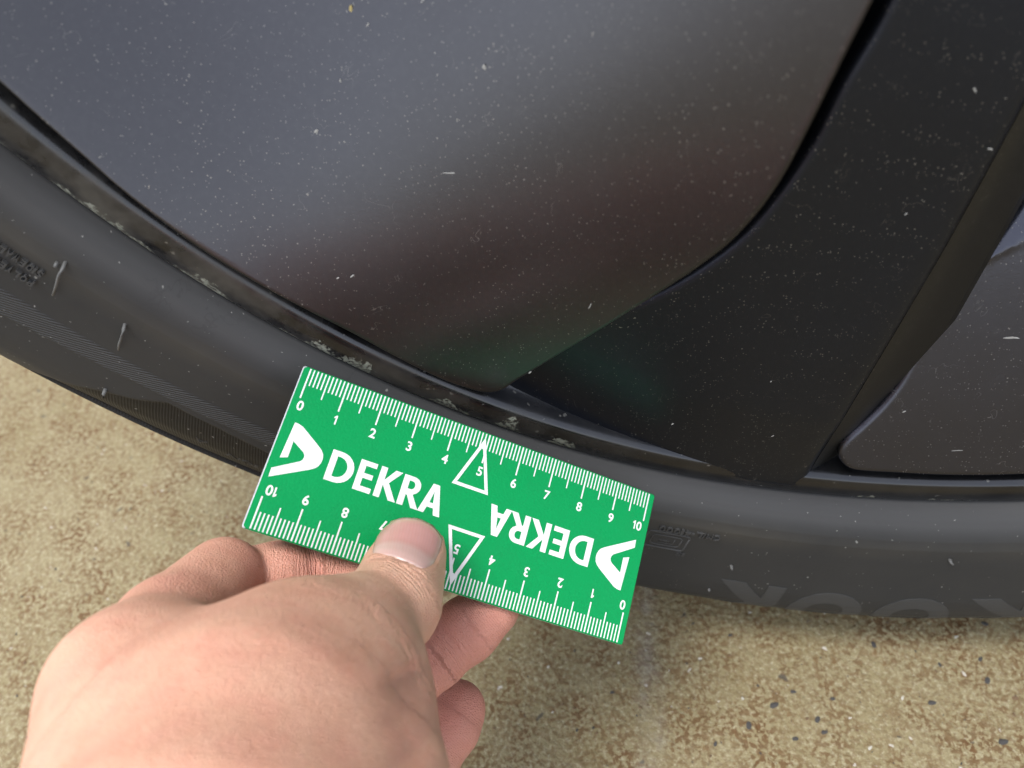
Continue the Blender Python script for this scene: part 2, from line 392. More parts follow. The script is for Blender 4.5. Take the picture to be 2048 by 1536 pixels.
TP = np.array([(.2612, -.004), (.2616, -.001), (.2624, .0022), (.2642, .0050), (.2666, .0070), (.2692, .0088), (.2725, .0099), (.280, .0106), (.290, .0111), (.298, .0115), (.305, .0116), (.311, .0110),
               (.317, .0088), (.323, .0055), (.330, 0.000), (.337, -.007), (.343, -.0145), (.348, -.024), (.351, -.036)])
def bulge(th_deg, rho): return .0035 * np.exp(-((th_deg + 90) / 16) ** 2) * np.interp(rho, [.262, .30, .33, .35], [0, 1, 1, 0])
def tyre_o(th_deg, rho): return np.interp(rho, TP[:, 0], TP[:, 1]) + bulge(th_deg, rho)
def ss(x, a, b): t = np.clip((x - a) / (b - a), 0, 1); return t * t * (3 - 2 * t)
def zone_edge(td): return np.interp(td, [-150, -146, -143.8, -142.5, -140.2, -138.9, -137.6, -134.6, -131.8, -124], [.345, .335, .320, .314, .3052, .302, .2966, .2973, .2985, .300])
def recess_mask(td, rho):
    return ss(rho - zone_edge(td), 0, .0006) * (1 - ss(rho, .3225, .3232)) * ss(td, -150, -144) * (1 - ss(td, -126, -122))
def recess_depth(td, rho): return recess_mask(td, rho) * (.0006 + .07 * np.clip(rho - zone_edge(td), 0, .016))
def build_tyre():
    rr = np.concatenate([np.linspace(.2612, .275, 30), np.linspace(.2756, .330, 100), np.linspace(.3305, .351, 22)])
    # smooth the profile a little away from the shelf edge
    from_o = np.interp(rr, TP[:, 0], TP[:, 1]); k = np.ones(7) / 7
    sm = np.convolve(np.pad(from_o, 3, 'edge'), k, 'valid'); from_o = np.where(rr > .276, sm, from_o)
    prof = list(zip(rr, from_o)) + [(.3525, -.055), (.3530, -.09), (.3535, -.13), (.3530, -.17), (.350, -.205), (.340, -.225), (.31, -.24), (.27, -.232), (.262, -.225)]
    attrs = {}
    def fn(th, rho, o):
        td = np.degrees(th); td = np.where(td > 180, td - 360, td)
        o = o + np.where(o > -.04, bulge(td, rho), 0)
        side = o > -.03
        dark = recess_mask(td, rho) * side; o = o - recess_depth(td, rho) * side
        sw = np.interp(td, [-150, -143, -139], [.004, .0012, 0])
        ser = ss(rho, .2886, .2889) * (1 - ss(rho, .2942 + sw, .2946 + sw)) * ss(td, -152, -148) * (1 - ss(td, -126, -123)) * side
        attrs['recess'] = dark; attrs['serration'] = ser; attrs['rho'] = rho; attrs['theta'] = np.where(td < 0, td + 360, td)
        o = o + ser * .00025
        return rho, o
    P, rho, o = lathe('tyre', prof, M_rubber, wheel, fn)
    # flattened where it carries the car
    P[..., 2] = np.maximum(P[..., 2], -.0004)
    return lathe_obj('tyre', P, M_rubber, wheel, attrs)
tyre = build_tyre(); tyre['label'] = 'black rubber tyre with raised lettering'

def build_lip():
    pr = [(.2600, -.012), (.2612, -.006), (.2616, -.0022), (.2612, -.0006), (.2604, .0000), (.2590, .0004), (.257, .0006), (.2548, .0006), (.2532, .0005), (.2523, .0002), (.2516, -.0005), (.2512, -.0014),
          (.2509, -.0030), (.2506, -.0048), (.2500, -.0066), (.2490, -.0077), (.2476, -.0083), (.246, -.0088), (.242, -.0100), (.236, -.013), (.226, -.022), (.222, -.04), (.222, -.20)]
    q = [];
    for (a, b), (c, d) in zip(pr[:-1], pr[1:]):
        q.append((a, b)); q.append(((a + c) / 2, (b + d) / 2))
    q.append(pr[-1]); P, rho, o = lathe('rim', q, M_lip, wheel)
    td = np.broadcast_to(np.degrees(TH)[:, None], rho.shape)
    return lathe_obj('rim', P, M_lip, wheel, {'rho': rho, 'theta': np.where(td < 0, td + 360, td)})
rim = build_lip(); rim['label'] = 'black rim edge with pale rub marks along the tyre'

def disc(name, rad, o, mat, parent):
    n = 128; vs = [(0, -o, RG)] + [(rad * math.cos(i * 2 * math.pi / n), -o, RG + rad * math.sin(i * 2 * math.pi / n)) for i in range(n)]
    return mesh_obj(name, vs, [(0, 1 + i, 1 + (i + 1) % n) for i in range(n)], mat, parent, False)
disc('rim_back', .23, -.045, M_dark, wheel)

def dense(pts, step=.0012):
    """closed Catmull-Rom through pts, resampled evenly"""
    P = np.array(pts, float); n = len(P); out = []
    for i in range(n):
        p0, p1, p2, p3 = P[i - 1], P[i], P[(i + 1) % n], P[(i + 2) % n]
        d1 = np.linalg.norm(p2 - p1) + 1e-9; d0 = np.linalg.norm(p1 - p0) + 1e-9; d2 = np.linalg.norm(p3 - p2) + 1e-9
        m1 = ((p1 - p0) / d0 * d1 + (p2 - p1) / d0 * d0) * .5 if False else (p2 - p0) / (d0 + d1) * d1
        m2 = (p3 - p1) / (d1 + d2) * d1
        for t in np.linspace(0, 1, max(2, int(d1 / .0005)), endpoint=False):
            t2, t3 = t * t, t ** 3
            out.append((2 * t3 - 3 * t2 + 1) * p1 + (t3 - 2 * t2 + t) * m1 + (-2 * t3 + 3 * t2) * p2 + (t3 - t2) * m2)
    out = np.array(out); seg = np.linalg.norm(np.roll(out, -1, 0) - out, axis=1); s = np.r_[0, np.cumsum(seg)]
    k = int(s[-1] / step); q = np.linspace(0, s[-1], k, endpoint=False); oc = np.vstack([out, out[:1]])
    return np.c_[np.interp(q, s, oc[:, 0]), np.interp(q, s, oc[:, 1])]
def wp(px, py, h):
    """pixel -> (x, z) on the panel surface o = h(x, z)"""
    o = 0.0
    for _ in range(6):
        p = on_y(px, py, o); o = float(h(p[0], p[2]))
    return p[0], p[2]
def inside_mask(pts, poly):
    x, y = pts[:, 0], pts[:, 1]; c = np.zeros(len(pts), bool); j = len(poly) - 1
    for i in range(len(poly)):
        xi, yi = poly[i]; xj, yj = poly[j]
        if yi != yj: c ^= ((yi > y) != (yj > y)) & (x < (xj - xi) * (y - yi) / (yj - yi) + xi)
        j = i
    return c
def panel(name, outline, h, fillet, wall, mat, parent, grid=.004, nf=5):
    q = dense(outline)
    area = .5 * np.sum(q[:, 0] * np.roll(q[:, 1], -1) - np.roll(q[:, 0], -1) * q[:, 1])
    if area < 0: q = q[::-1]
    tan = np.roll(q, -2, 0) - np.roll(q, 2, 0); tan /= np.linalg.norm(tan, axis=1)[:, None]
    inn = np.c_[-tan[:, 1], tan[:, 0]]; n = len(q); V = []; F = []
    rings = [(0.0, fillet + wall)] + [(fillet * (1 - math.cos(a)), fillet * (1 - math.sin(a))) for a in np.linspace(0, math.pi / 2, nf)] + [(fillet + .0004, 0.0), (fillet + .0012, 0.0)]
    for ins, drop in rings:
        r = q + inn * ins; V.append(np.c_[r[:, 0], -(np.array([h(x, z) for x, z in r]) - drop), r[:, 1]])
    for k in range(len(rings) - 1):
        a = np.arange(n) + k * n; b = np.roll(np.arange(n), -1) + k * n
        F += [(int(i), int(j), int(j + n), int(i + n)) for i, j in zip(a, b)]
    last = q + inn * (fillet + .0012); base = (len(rings) - 1) * n
    lo, hi = last.min(0), last.max(0)
    g = np.array([(x + (.5 * grid if j % 2 else 0), z) for j, z in enumerate(np.arange(lo[1], hi[1], grid * .87)) for x in np.arange(lo[0], hi[0], grid)])
    g = g[inside_mask(g, last)]
    dmin = np.array([np.min(np.sum((last - p) ** 2, 1)) for p in g]) ** .5; g = g[dmin > grid * .45]
    co = [Vector(p) for p in last] + [Vector(p) for p in g]
    v2, e2, f2, ov, oe, of = delaunay_2d_cdt(co, [(i, (i + 1) % n) for i in range(n)], [], 1, 1e-7)
    allv = [v for r in V for v in r]; mp = {}
    for i, (v, orig) in enumerate(zip(v2, ov)):
        if orig and orig[0] < n: mp[i] = base + orig[0]
        else: mp[i] = len(allv); allv.append((v[0], -float(h(v[0], v[1])), v[1]))
    for f in f2: F.append(tuple(mp[i] for i in f))
    o = mesh_obj(name, allv, F, mat, parent)
    bm = bmesh.new(); bm.from_mesh(o.data); bmesh.ops.recalc_face_normals(bm, faces=bm.faces)
    if sum(f.normal.y * f.calc_area() for f in bm.faces) > 0: bmesh.ops.reverse_faces(bm, faces=bm.faces)
    bm.to_mesh(o.data); bm.free()
    return o

def rho_of(x, z): return math.hypot(x, z - RG)
# large blade of the cover (upper left), a little crowned
BC = (0.3542, -0.7764, 0.3123, -0.0509, 0.4083, -0.0736, -0.1054, 0.2387, -0.2729, -0.137)
def h_blade(x, z):
    # scoop, twist and soft fold shaped to steer reflections, flush at the outer edge
    x = min(-.035, max(-.245, x)); z = min(.30, max(.12, z))
    q = max(0.0, .248 - rho_of(x, z)); X = (x + .15) / .1; Z = (z - .2) / .1
    n = (x + .17093) * -.44228 + (z - .17637) * .89688; k = min(1.0, q / .045)
    f = sum(a * b for a, b in zip(BC, (1, X, Z, X * Z, X * X, Z * Z, X * X * Z, X * Z * Z, X ** 3, Z ** 3)))
    return .0014 - q * f - .0158 * .5 * (n + math.sqrt(n * n + .006 ** 2)) * k * k * (3 - 2 * k)
def arc_pts(r, a0, a1, n): return [(r * math.cos(R(a)), RG + r * math.sin(R(a))) for a in np.linspace(a0, a1, n)]
tip = wp(985, 785, h_blade)
r_edge = .2482
blade_out = arc_pts(.2478, 190, 202, 5) + [wp(px, py, h_blade) for px, py in ((0, 181), (90, 258), (182, 334), (281, 415), (396, 499), (521, 574), (610, 622), (700, 668), (823, 733), (890, 764))] + [wp(930, 778, h_blade), wp(958, 786, h_blade), wp(985, 788, h_blade), wp(1008, 781, h_blade), wp(1035, 763, h_blade), wp(1090, 730, h_blade),
    wp(1200, 664, h_blade), wp(1330, 583, h_blade), wp(1440, 507, h_blade), wp(1510, 438, h_blade), wp(1565, 362, h_blade), wp(1625, 250, h_blade), wp(1685, 130, h_blade), wp(1752, 0, h_blade), wp(1830, -170, h_blade),
    (-.052, .275), (-.070, .302), (-.12, .314), (-.19, .314), (-.232, .308)]
blade = panel('cover_blade', blade_out, h_blade, .0011, .012, M_panel, wheel, grid=.0030)
blade['label'] = 'large satin dark grey blade with rounded lower tip'

# spoke behind the blade
def h_spoke(x, z):
    q = max(0.0, .225 - rho_of(x, z)); d = -(x + .070) * .13; return .0009 - .5 * (d + math.sqrt(d * d + .0012 ** 2)) - q * .08
def spk(px, py): return wp(px, py, h_spoke)
right_edge = [spk(1606, 986), spk(1640, 930), spk(1700, 838), spk(1800, 675), spk(1900, 508), spk(1980, 365), spk(2048, 242), spk(2150, 50), (-.008, .275), (-.001, .312)]
left_edge = [spk(1822, -60), spk(1763, 20), spk(1676, 172), spk(1616, 292), spk(1540, 404), spk(1462, 488), spk(1340, 571), spk(1190, 640), spk(1050, 705)]
spoke_out = [right_edge[-1], (-.012, .322), (-.028, .316), (-.040, .285)] + left_edge[1:] + arc_pts(.2586, 236.5, 260.2, 14) + right_edge[:-1]
re_arr = np.array(right_edge)
def seg_dist(x, z, arr):
    p = np.array([x, z]); a, b = arr[:-1], arr[1:]; ab = b - a
    t = np.clip(((p - a) * ab).sum(1) / (ab * ab).sum(1), 0, 1); return np.sqrt((((a + ab * t[:, None]) - p) ** 2).sum(1)).min()
def h_spoke2(x, z):
    d = seg_dist(x, z, re_arr); k = max(0.0, 1 - d / .0055); return h_spoke(x, z) - .0016 * k * k
spoke = panel('spoke', spoke_out, h_spoke2, .0024, .012, M_spoke, wheel, grid=.003)
spoke['label'] = 'glossy black spoke with fine dust and hair scratches'
# sloping side of the spoke, facing down into the gap
def build_side():
    top = re_arr; V = []; F = []; n = 60
    tt = np.linspace(0, 1, n); L = np.r_[0, np.cumsum(np.linalg.norm(np.diff(top, axis=0), axis=1))]; L /= L[-1]
    tx = np.interp(tt, L, top[:, 0]); tz = np.interp(tt, L, top[:, 1])
    lowpx = [(1634, 992), (1668, 950), (1740, 880), (1830, 770), (1905, 650), (1985, 510), (2060, 375), (2180, 150)]
    low = np.array([on_y(px, py, -.017)[[0, 2]] for px, py in lowpx] + [np.array((.006, .268)), np.array((.014, .306))]); lx = np.interp(tt, L, low[:, 0]); lz = np.interp(tt, L, low[:, 1])
    m = 8
    for i in range(n):
        o0 = h_spoke2(tx[i], tz[i]) - .0012
        for j in range(m):
            s = j / (m - 1); e = s ** 1.25
            V.append((tx[i] * (1 - s) + lx[i] * s, -(o0 * (1 - e) + -.017 * e), tz[i] * (1 - s) + lz[i] * s))
        V.append((lx[i] - .001, .045, lz[i]))
    m += 1
    for i in range(n - 1):
        for j in range(m - 1): F.append((i * m + j, i * m + j + 1, (i + 1) * m + j + 1, (i + 1) * m + j))
    o = mesh_obj('spoke_side', V, F, M_side, spoke)
    return o
build_side()

# second blade of the cover (lower right)
_hp = lambda x, z: -.0002 - .36 * (z - .0935)
B21 = np.array(wp(1950, 528, _hp)); B22 = np.array(wp(2048, 476, _hp)); _d = (B22 - B21) / np.linalg.norm(B22 - B21); B2N = np.array([-_d[1], _d[0]])
def h_blade2(x, z):
    c = .0018 - .36 * (z - .0935)
    # above the crease line the surface falls away
    n = (x - B21[0]) * B2N[0] + (z - B21[1]) * B2N[1]
    c -= .45 * .5 * (n + math.sqrt(n * n + .0006 ** 2)) - .0004 * math.exp(-(n / .0008) ** 2)
    return c - .002
def bl2(px, py): return wp(px, py, h_blade2)
b2_out = [bl2(1676, 912), bl2(1681, 893), bl2(1692, 878), bl2(1725, 848), bl2(1765, 808), bl2(1800, 762), bl2(1826, 712), bl2(1850, 655), bl2(1885, 592), bl2(1925, 530), bl2(1975, 455), bl2(2030, 375), bl2(2110, 250),
          (.020, .21), (.060, .20), (.085, .170), (.092, .125), (.088, .1080)] + arc_pts(.2478, 288, 266.0, 9) + [bl2(1718, 946), bl2(1698, 941), bl2(1684, 930)]
blade2 = panel('cover_blade', b2_out, h_blade2, .0017, .012, M_panel2, wheel, grid=.0014)
blade2['label'] = 'smaller dusty dark blade with rounded corner and bright edge'

# dust and fibres lying on the cover
def flecks(parent, h, items, mat):
    for px, py, ln, w, a in items:
        x, z = wp(px, py, h); o = h(x, z); w *= .72; ln *= .85
        n = 7; V = []; F = []
        for i in range(n):
            s = (i / (n - 1) - .5); bend = .25 * w * math.sin(s * 5)
            ww = w * (math.sqrt(max(0, 1 - (2 * s) ** 2)) * .9 + .08) * (.65 + .6 * random.random()); bend += w * .25 * (random.random() - .5)
            for k in (-1, 0, 1):
                lx = s * ln; lz = k * ww * .5 + bend
                V.append((x + lx * math.cos(a) - lz * math.sin(a), -(o + (.00016 if k == 0 else .00002)), z + lx * math.sin(a) + lz * math.cos(a)))
        for i in range(n - 1):
            for k in (0, 1): F.append((i * 3 + k, i * 3 + k + 1, i * 3 + k + 4, i * 3 + k + 3))
        mesh_obj('dust_fleck', V, F, mat, parent)
def mk_fleck(c, name): t = NT(name); t.p(Base_Color=t.mix(t.noise(t.obj(), 900, 2), (*c, 1), tuple(x * .75 for x in c) + (1,)), Roughness=.8); return t.m
M_fl = mk_fleck((.34, .335, .32), 'pale_fleck'); M_fy = mk_fleck((.46, .37, .15), 'yellow_fleck')
flecks(blade, h_blade, [(702, 20, .0026, .0015, 1.1)], M_fy)
flecks(blade, h_blade, [(904, 346, .0050, .0005, -.1), (303, 367, .0022, .0004, .9), (632, 263, .0016, .0011, .2), (703, 553, .0025, .0006, .5), (676, 556, .0010, .0008, .3), (970, 137, .0022, .0012, 1.4), (735, 50, .0014, .0006, .5),
                        (681, 162, .0013, .0006, 1.1), (845, 2, .0012, .0007, .3), (1180, 612, .0022, .0004, 1.1), (1060, 745, .0012, .0007, .4)], M_fl)
flecks(blade2, h_blade2, [(2022, 675, .0048, .0013, -.1), (1808, 822, .0012, .0010, .4), (1914, 900, .0035, .0003, .05)], M_fl)
flecks(spoke, h_spoke, [(1812, 428, .0008, .0006, .5), (1980, 298, .0014, .0006, -.6), (1950, 180, .0016, .0006, 1.9), (1545, 872, .0009, .0006, .3), (1542, 763, .0006, .0005, .3), (1345, 848, .0010, .0006, .6)], M_fl)

# tyre lettering, moulded proud of the sidewall
def tyre_glyph(ch, th_a, th_b, r0, r1, raise_, bold=0.0, name='raised_letter'):
    """one character between two angles (th_a = its left side, larger angle) and two radii, tops towards the tread"""
    co, fs = text_mesh(ch, bold); lo, hi = co.min(0), co.max(0)
    bm = bmesh.new(); bv = [bm.verts.new(c) for c in co]
    for f in fs:
        try: bm.faces.new([bv[i] for i in f])
        except ValueError: pass
    for v in bm.verts:
        v.co.x = (v.co.x - lo[0]) / (hi[0] - lo[0]); v.co.y = (v.co.y - lo[1]) / (hi[1] - lo[1]); v.co.z = 0
    nb = max(2, int((r1 - r0) / .0022))
    for k in range(1, nb):
        bmesh.ops.bisect_plane(bm, geom=bm.verts[:] + bm.edges[:] + bm.faces[:], plane_co=(0, k / nb, 0), plane_no=(0, 1, 0))
    ret = bmesh.ops.extrude_face_region(bm, geom=bm.faces[:])
    top = {g for g in ret['geom'] if isinstance(g, bmesh.types.BMVert)}
    for v in bm.verts:
        th = th_a + (th_b - th_a) * v.co.x; r = r0 + (r1 - r0) * v.co.y
        o = float(tyre_o(np.array(th), np.array(r)) - recess_depth(np.array(th), np.array(r))) + (raise_ if v in top else -.0005)
        v.co = (r * math.cos(R(th)), -o, RG + r * math.sin(R(th)))
    bmesh.ops.recalc_face_normals(bm, faces=bm.faces)
    return bm_obj(name, bm, M_letter, tyre)
for ch, a, b in (('H', -69.6, -73.0), ('A', -73.6, -77.4), ('N', -78.0, -81.6), ('K', -82.6, -86.9), ('O', -87.7, -92.2), ('O', -92.9, -97.4), ('K', -98.2, -102.4)):
    tyre_glyph(ch, a, b, .2970, .324, .00016, .055)
def tyre_word(s, th0, dth, r0, r1, raise_, bold=0.0):
    th = th0
    for ch in s:
        w = dth * (.45 if ch in "I1-/.:" else 1.0)
        if ch != ' ':
            if ch == '-': tyre_glyph('-', th, th - w * .8, (r0 + r1) / 2 - .0003, (r0 + r1) / 2 + .0003, raise_, 0.0)
            else: tyre_glyph(ch, th, th - w * .80, r0, r1, raise_, bold)
        th -= w
tyre_word('CM/L-41000', -103.95, .50, .2742, .2766, .0006)
tyre_word('IS', -105.5, .45, .2862, .2880, .0003)
tyre_word('SIDEWALL', -146.05, .335, .2750, .2772, .0008, .03)
tyre_word('POLYESTER', -146.05, .335, .2792, .2814, .0008, .03)
for ch, a, b, r0, r1 in (('A', -134.5, -135.2, .3085, .3112), ('I', -131.45, -131.62, .3098, .3126), ('O', -131.75, -132.35, .3098, .3126), ('N', -132.5, -133.2, .3098, .3126)):
    tyre_glyph(ch, a, b, r0, r1, .0001, -.01)
def tyre_tube(path, rad, name, parent=None, seg=6, o_add=0.0):
    """thin moulded ridge along (theta, rho) points"""
    P = [];
    for th, r in path:
        o = float(tyre_o(np.array(th), np.array(r))) + o_add; P.append(np.array([r * math.cos(R(th)), -o, RG + r * math.sin(R(th))]))
    return tube(P, [rad] * len(P), name, M_letter, parent or tyre, seg)
def tube(P, rads, name, mat, parent, seg=6):
    P = np.array(P); V = []; F = []; n = len(P)
    for i in range(n):
        t = P[min(i + 1, n - 1)] - P[max(i - 1, 0)]; t /= np.linalg.norm(t) + 1e-12
        u = np.cross(t, [.3, .5, .81]); u /= np.linalg.norm(u); w = np.cross(t, u)
        for k in range(seg): a = 2 * math.pi * k / seg; V.append(P[i] + rads[i] * (u * math.cos(a) + w * math.sin(a)))
    for i in range(n - 1):
        for k in range(seg): F.append((i * seg + k, i * seg + (k + 1) % seg, (i + 1) * seg + (k + 1) % seg, (i + 1) * seg + k))
    F.append(tuple(range(seg))[::-1]); F.append(tuple((n - 1) * seg + k for k in range(seg)))
    return mesh_obj(name, V, F, mat, parent)
# certification mark: rounded frame with bars
def rr(th0, th1, r0, r1, c=.3):
    pts = []
    for (a, b), s in (((th0 - .35, r0 + .0010), (1, -1)), ((th1 + .35, r0 + .0010), (-1, -1)), ((th1 + .35, r1 - .0010), (-1, 1)), ((th0 - .35, r1 - .0010), (1, 1))):
        st = {(1, -1): 0, (-1, -1): 90, (-1, 1): 180, (1, 1): 270}[s]
        for q in range(0, 91, 30):
            g = R(st + q); pts.append((a + .35 * math.cos(g), b - .0010 * math.sin(g)))
    return pts + pts[:1]
tyre_tube(rr(-105.75, -108.5, .2775, .2855), .00035, 'moulded_mark')
tyre_tube(rr(-106.15, -108.1, .2790, .2840), .00022, 'moulded_mark')
tyre_tube([(-106.6, .2802), (-106.6, .2828), (-107.6, .2828), (-107.6, .2815), (-106.9, .2815)], .00022, 'moulded_mark')

def nib(path, kind):
    P = []
    for th, r, up in path:
        o = float(tyre_o(np.array(th), np.array(r))) + up; P.append((r * math.cos(R(th)), -o, RG + r * math.sin(R(th))))
    rads = np.linspace(.00045, .00028, len(P)) if kind else np.linspace(.0006, .0003, len(P))
    o = tube(P, rads, 'rubber_nib', M_nib, tyre, 8)
    return o
nib([(-145.72, .2698, -.0003), (-145.64, .2708, .0010), (-145.58, .2720, .0018), (-145.35, .2755, .0016), (-145.14, .2795, .0010)], 1)
nib([(-145.95, .2712, -.0003), (-145.93, .2717, .0008)], 0)
nib([(-141.85, .2764, -.0003), (-141.75, .2772, .0010), (-141.62, .2786, .0017), (-141.45, .2820, .0014), (-141.25, .2850, .0009)], 1)
nib([(-140.33, .3040, -.0003), (-140.29, .3047, .0012), (-140.20, .3056, .0015)], 0)
nib([(-89.24, .2762, -.0003), (-89.20, .2764, .0009), (-89.05, .2770, .0012)], 0)
nib([(-102.29, .2888, -.0003), (-102.25, .2890, .0009), (-102.2, .2895, .0011)], 0)
nib([(-102.73, .3050, -.0003), (-102.7, .3052, .0008)], 0)

# ------------------------------------------------------------------ ruler
RW, RH, RT = .104, .04245, .0012
r_tl = c2w((-0.05264122, -0.00480857, 0.19993539)); r_x = M @ np.array([0.90128167, 0.35186617, 0.252748]); r_y = M @ np.array([-0.26581063, 0.9093264, -0.32010968])
r_x /= np.linalg.norm(r_x); r_y -= r_x * (r_x @ r_y); r_y /= np.linalg.norm(r_y); r_n = np.cross(r_y, r_x)      # towards the viewer (up)
ruler = empty('ruler', tuple(r_tl))
tag(ruler, 'green plastic ten centimetre ruler with white print, held against the tyre', 'ruler')
rm = Matrix(((r_x[0], -r_y[0], r_n[0], r_tl[0]), (r_x[1], -r_y[1], r_n[1], r_tl[1]), (r_x[2], -r_y[2], r_n[2], r_tl[2]), (0, 0, 0, 1)))
ruler.matrix_world = rm
# local frame: x right along the edge, y up (so points down the card are negative y), z out of the face
def build_card():
    bm = bmesh.new(); c = .0007; pts = []
    for (x, y), st in (((RW - c, -c), 0), ((c, -c), 90), ((c, -RH + c), 180), ((RW - c, -RH + c), 270)):
        for q in range(0, 91, 30): pts.append((x + c * math.cos(R(st + q)), y + c * math.sin(R(st + q))))
    k = lambda v, m: m + (v - m) * (1 - .00028 / abs(m))
    top = [bm.verts.new((k(x, RW / 2), k(y, -RH / 2), 0)) for x, y in pts]; mid = [bm.verts.new((x, y, -.0003)) for x, y in pts]; bot = [bm.verts.new((x, y, -RT)) for x, y in pts]
    bm.faces.new(top).material_index = 0; n = len(pts)
    for i in range(n):
        j = (i + 1) % n
        bm.faces.new((top[j], top[i], mid[i], mid[j])).material_index = 1 if pts[i][0] < .001 and pts[j][0] < .001 else 0
        bm.faces.new((mid[j], mid[i], bot[i], bot[j])).material_index = 1
    bm.faces.new(bot[::-1]).material_index = 0
    o = bm_obj('card', bm, M_green, ruler); o.data.materials.append(M_core); return o
build_card()
ZP = .00006
def flat(name, polys, parent=ruler, z=ZP, mat=None):
    """flat printed shapes: list of polygons in cm (u right, v down)"""
    bm = bmesh.new()
    for p in polys:
        f = bm.faces.new([bm.verts.new((u * .01, -v * .01, z)) for u, v in p]); f.normal_update()
        if f.normal.z < 0: f.normal_flip()
    return bm_obj(name, bm, mat or M_white, parent)
def rot(p, su=10.4, sv=4.245): return [(su - u, sv - v) for u, v in p]
def quadline(a, b, w):
    a, b = np.array(a), np.array(b); d = (b - a) / np.linalg.norm(b - a); n = np.array([-d[1], d[0]]) * w / 2
    return [tuple(a + n), tuple(b + n), tuple(b - n), tuple(a - n)]
def ticks():
    out = []
    for i in range(101):
        u = .2 + i * .1; l = .835 if i % 10 == 0 else (.70 if i % 5 == 0 else .47)
        w = .040 if i % 10 == 0 else .034
        out.append([(u - w / 2, .035), (u + w / 2, .035), (u + w / 2, l), (u - w / 2, l)])
    return out
tk = ticks()
for poly in tk: flat('tick_mark', [poly])
for poly in tk: flat('tick_mark', [rot(poly)])
def digits(s, uc, v0, v1, flip=False):
    co, fs = text_mesh(s, .024)
    if '1' in s:      # numeral one with a slanted flag and no foot
        one = [(.0, .56), (.0, .44), (.115, .50), (.115, 0), (.235, 0), (.235, .70), (.135, .70)]
        c1 = np.array([(x, y, 0) for x, y in one]); f1 = [[0, 1, 2, 6], [2, 3, 4, 5, 6]]
        if s == '10':
            z, zf = text_mesh('0', .024); z = z - [z[:, 0].min(), 0, 0] + [.335, 0, 0]
            co = np.vstack([c1, z]); fs = f1 + [[i + len(c1) for i in f] for f in zf]
        else: co, fs = c1, f1
    lo, hi = co.min(0), co.max(0)
    sc = (v1 - v0) / .69; cx = (lo[0] + hi[0]) / 2
    vs = []
    for c in co:
        u = uc + (c[0] - cx) * sc * .98; v = v1 - c[1] * sc
        if flip: u, v = 10.4 - u, 4.245 - v
        vs.append((u * .01, -v * .01, ZP))
    o = mesh_obj('numeral', vs, fs, M_white, ruler, False)
    bm = bmesh.new(); bm.from_mesh(o.data)
    for f in bm.faces:
        f.normal_update()
        if f.normal.z < 0: f.normal_flip()
    bm.to_mesh(o.data); bm.free()
for i in range(11):
    uc = .2 + i + (.07 if i == 0 else (-.16 if i == 10 else 0)); v0 = .90 if i in (0, 10) else .945
    digits(str(i), uc, v0, v0 + .235); digits(str(i), uc, v0, v0 + .235, True)
# pointer triangles at 5
def tri_outline():
    A, B, C = (5.10, .14), (4.56, 1.60), (5.60, 1.60); P = [np.array(p) for p in (A, B, C)]
    cen = sum(P) / 3; l = [np.linalg.norm(P[1] - P[2]), np.linalg.norm(P[2] - P[0]), np.linalg.norm(P[0] - P[1])]
    inc = sum(p * w for p, w in zip(P, l)) / sum(l); rad = 2 * .5 * abs((P[1][0] - P[0][0]) * (P[2][1] - P[0][1]) - (P[2][0] - P[0][0]) * (P[1][1] - P[0][1])) / sum(l)
    a, b, c = [tuple(inc + (p - inc) * (1 - .088 / rad)) for p in P]
    return [[A, B, b, a], [B, C, c, b], [C, A, a, c]]
T3 = tri_outline(); flat('pointer_triangle', T3, z=.00010); flat('pointer_triangle', [rot(p) for p in T3], z=.00010)
# emblem: open wedge
def emblem():
    outer = [(.30, 1.46), (.40, 1.465), (.52, 1.50), (1.05, 1.835), (1.15, 1.91), (1.215, 2.00), (1.24, 2.10), (1.235, 2.20), (1.20, 2.30), (1.15, 2.37), (1.05, 2.44), (.165, 2.925), (.155, 2.70), (.74, 2.335), (.785, 2.28), (.80, 2.21), (.785, 2.15), (.735, 2.095), (.425, 1.915), (.432, 2.335), (.253, 2.40)]
    return outer
def fill_poly(name, loops, flipf=None):
    co, ed = [], []
    for lp in loops:
        b = len(co); co += [Vector(p) for p in lp]; ed += [(b + i, b + (i + 1) % len(lp)) for i in range(len(lp))]
    v2, e2, f2, *_ = delaunay_2d_cdt(co, ed, [], 2 if len(loops) > 1 else 1, 1e-6)
    polys = [[tuple(v2[i]) for i in f] for f in f2]
    if len(loops) > 1:
        keep = []
        lps = [np.array(l) for l in loops]
        for p in polys:
            c = np.array(p).mean(0)[None]
            if sum(bool(inside_mask(c, l)[0]) for l in lps) % 2: keep.append(p)
        polys = keep
    if flipf: polys = [flipf(p) for p in polys]
    return flat(name, polys)
SU, SV = 10.27, 4.335
fl2 = lambda p: rot(p, SU, SV)
fill_poly('emblem', [emblem()]); fill_poly('emblem', [emblem()], fl2)
V0, V1 = 1.775, 2.56
def arc(cx, cy, rx, ry, a0, a1, n=14): return [(cx + rx * math.cos(R(a)), cy + ry * math.sin(R(a))) for a in np.linspace(a0, a1, n)]
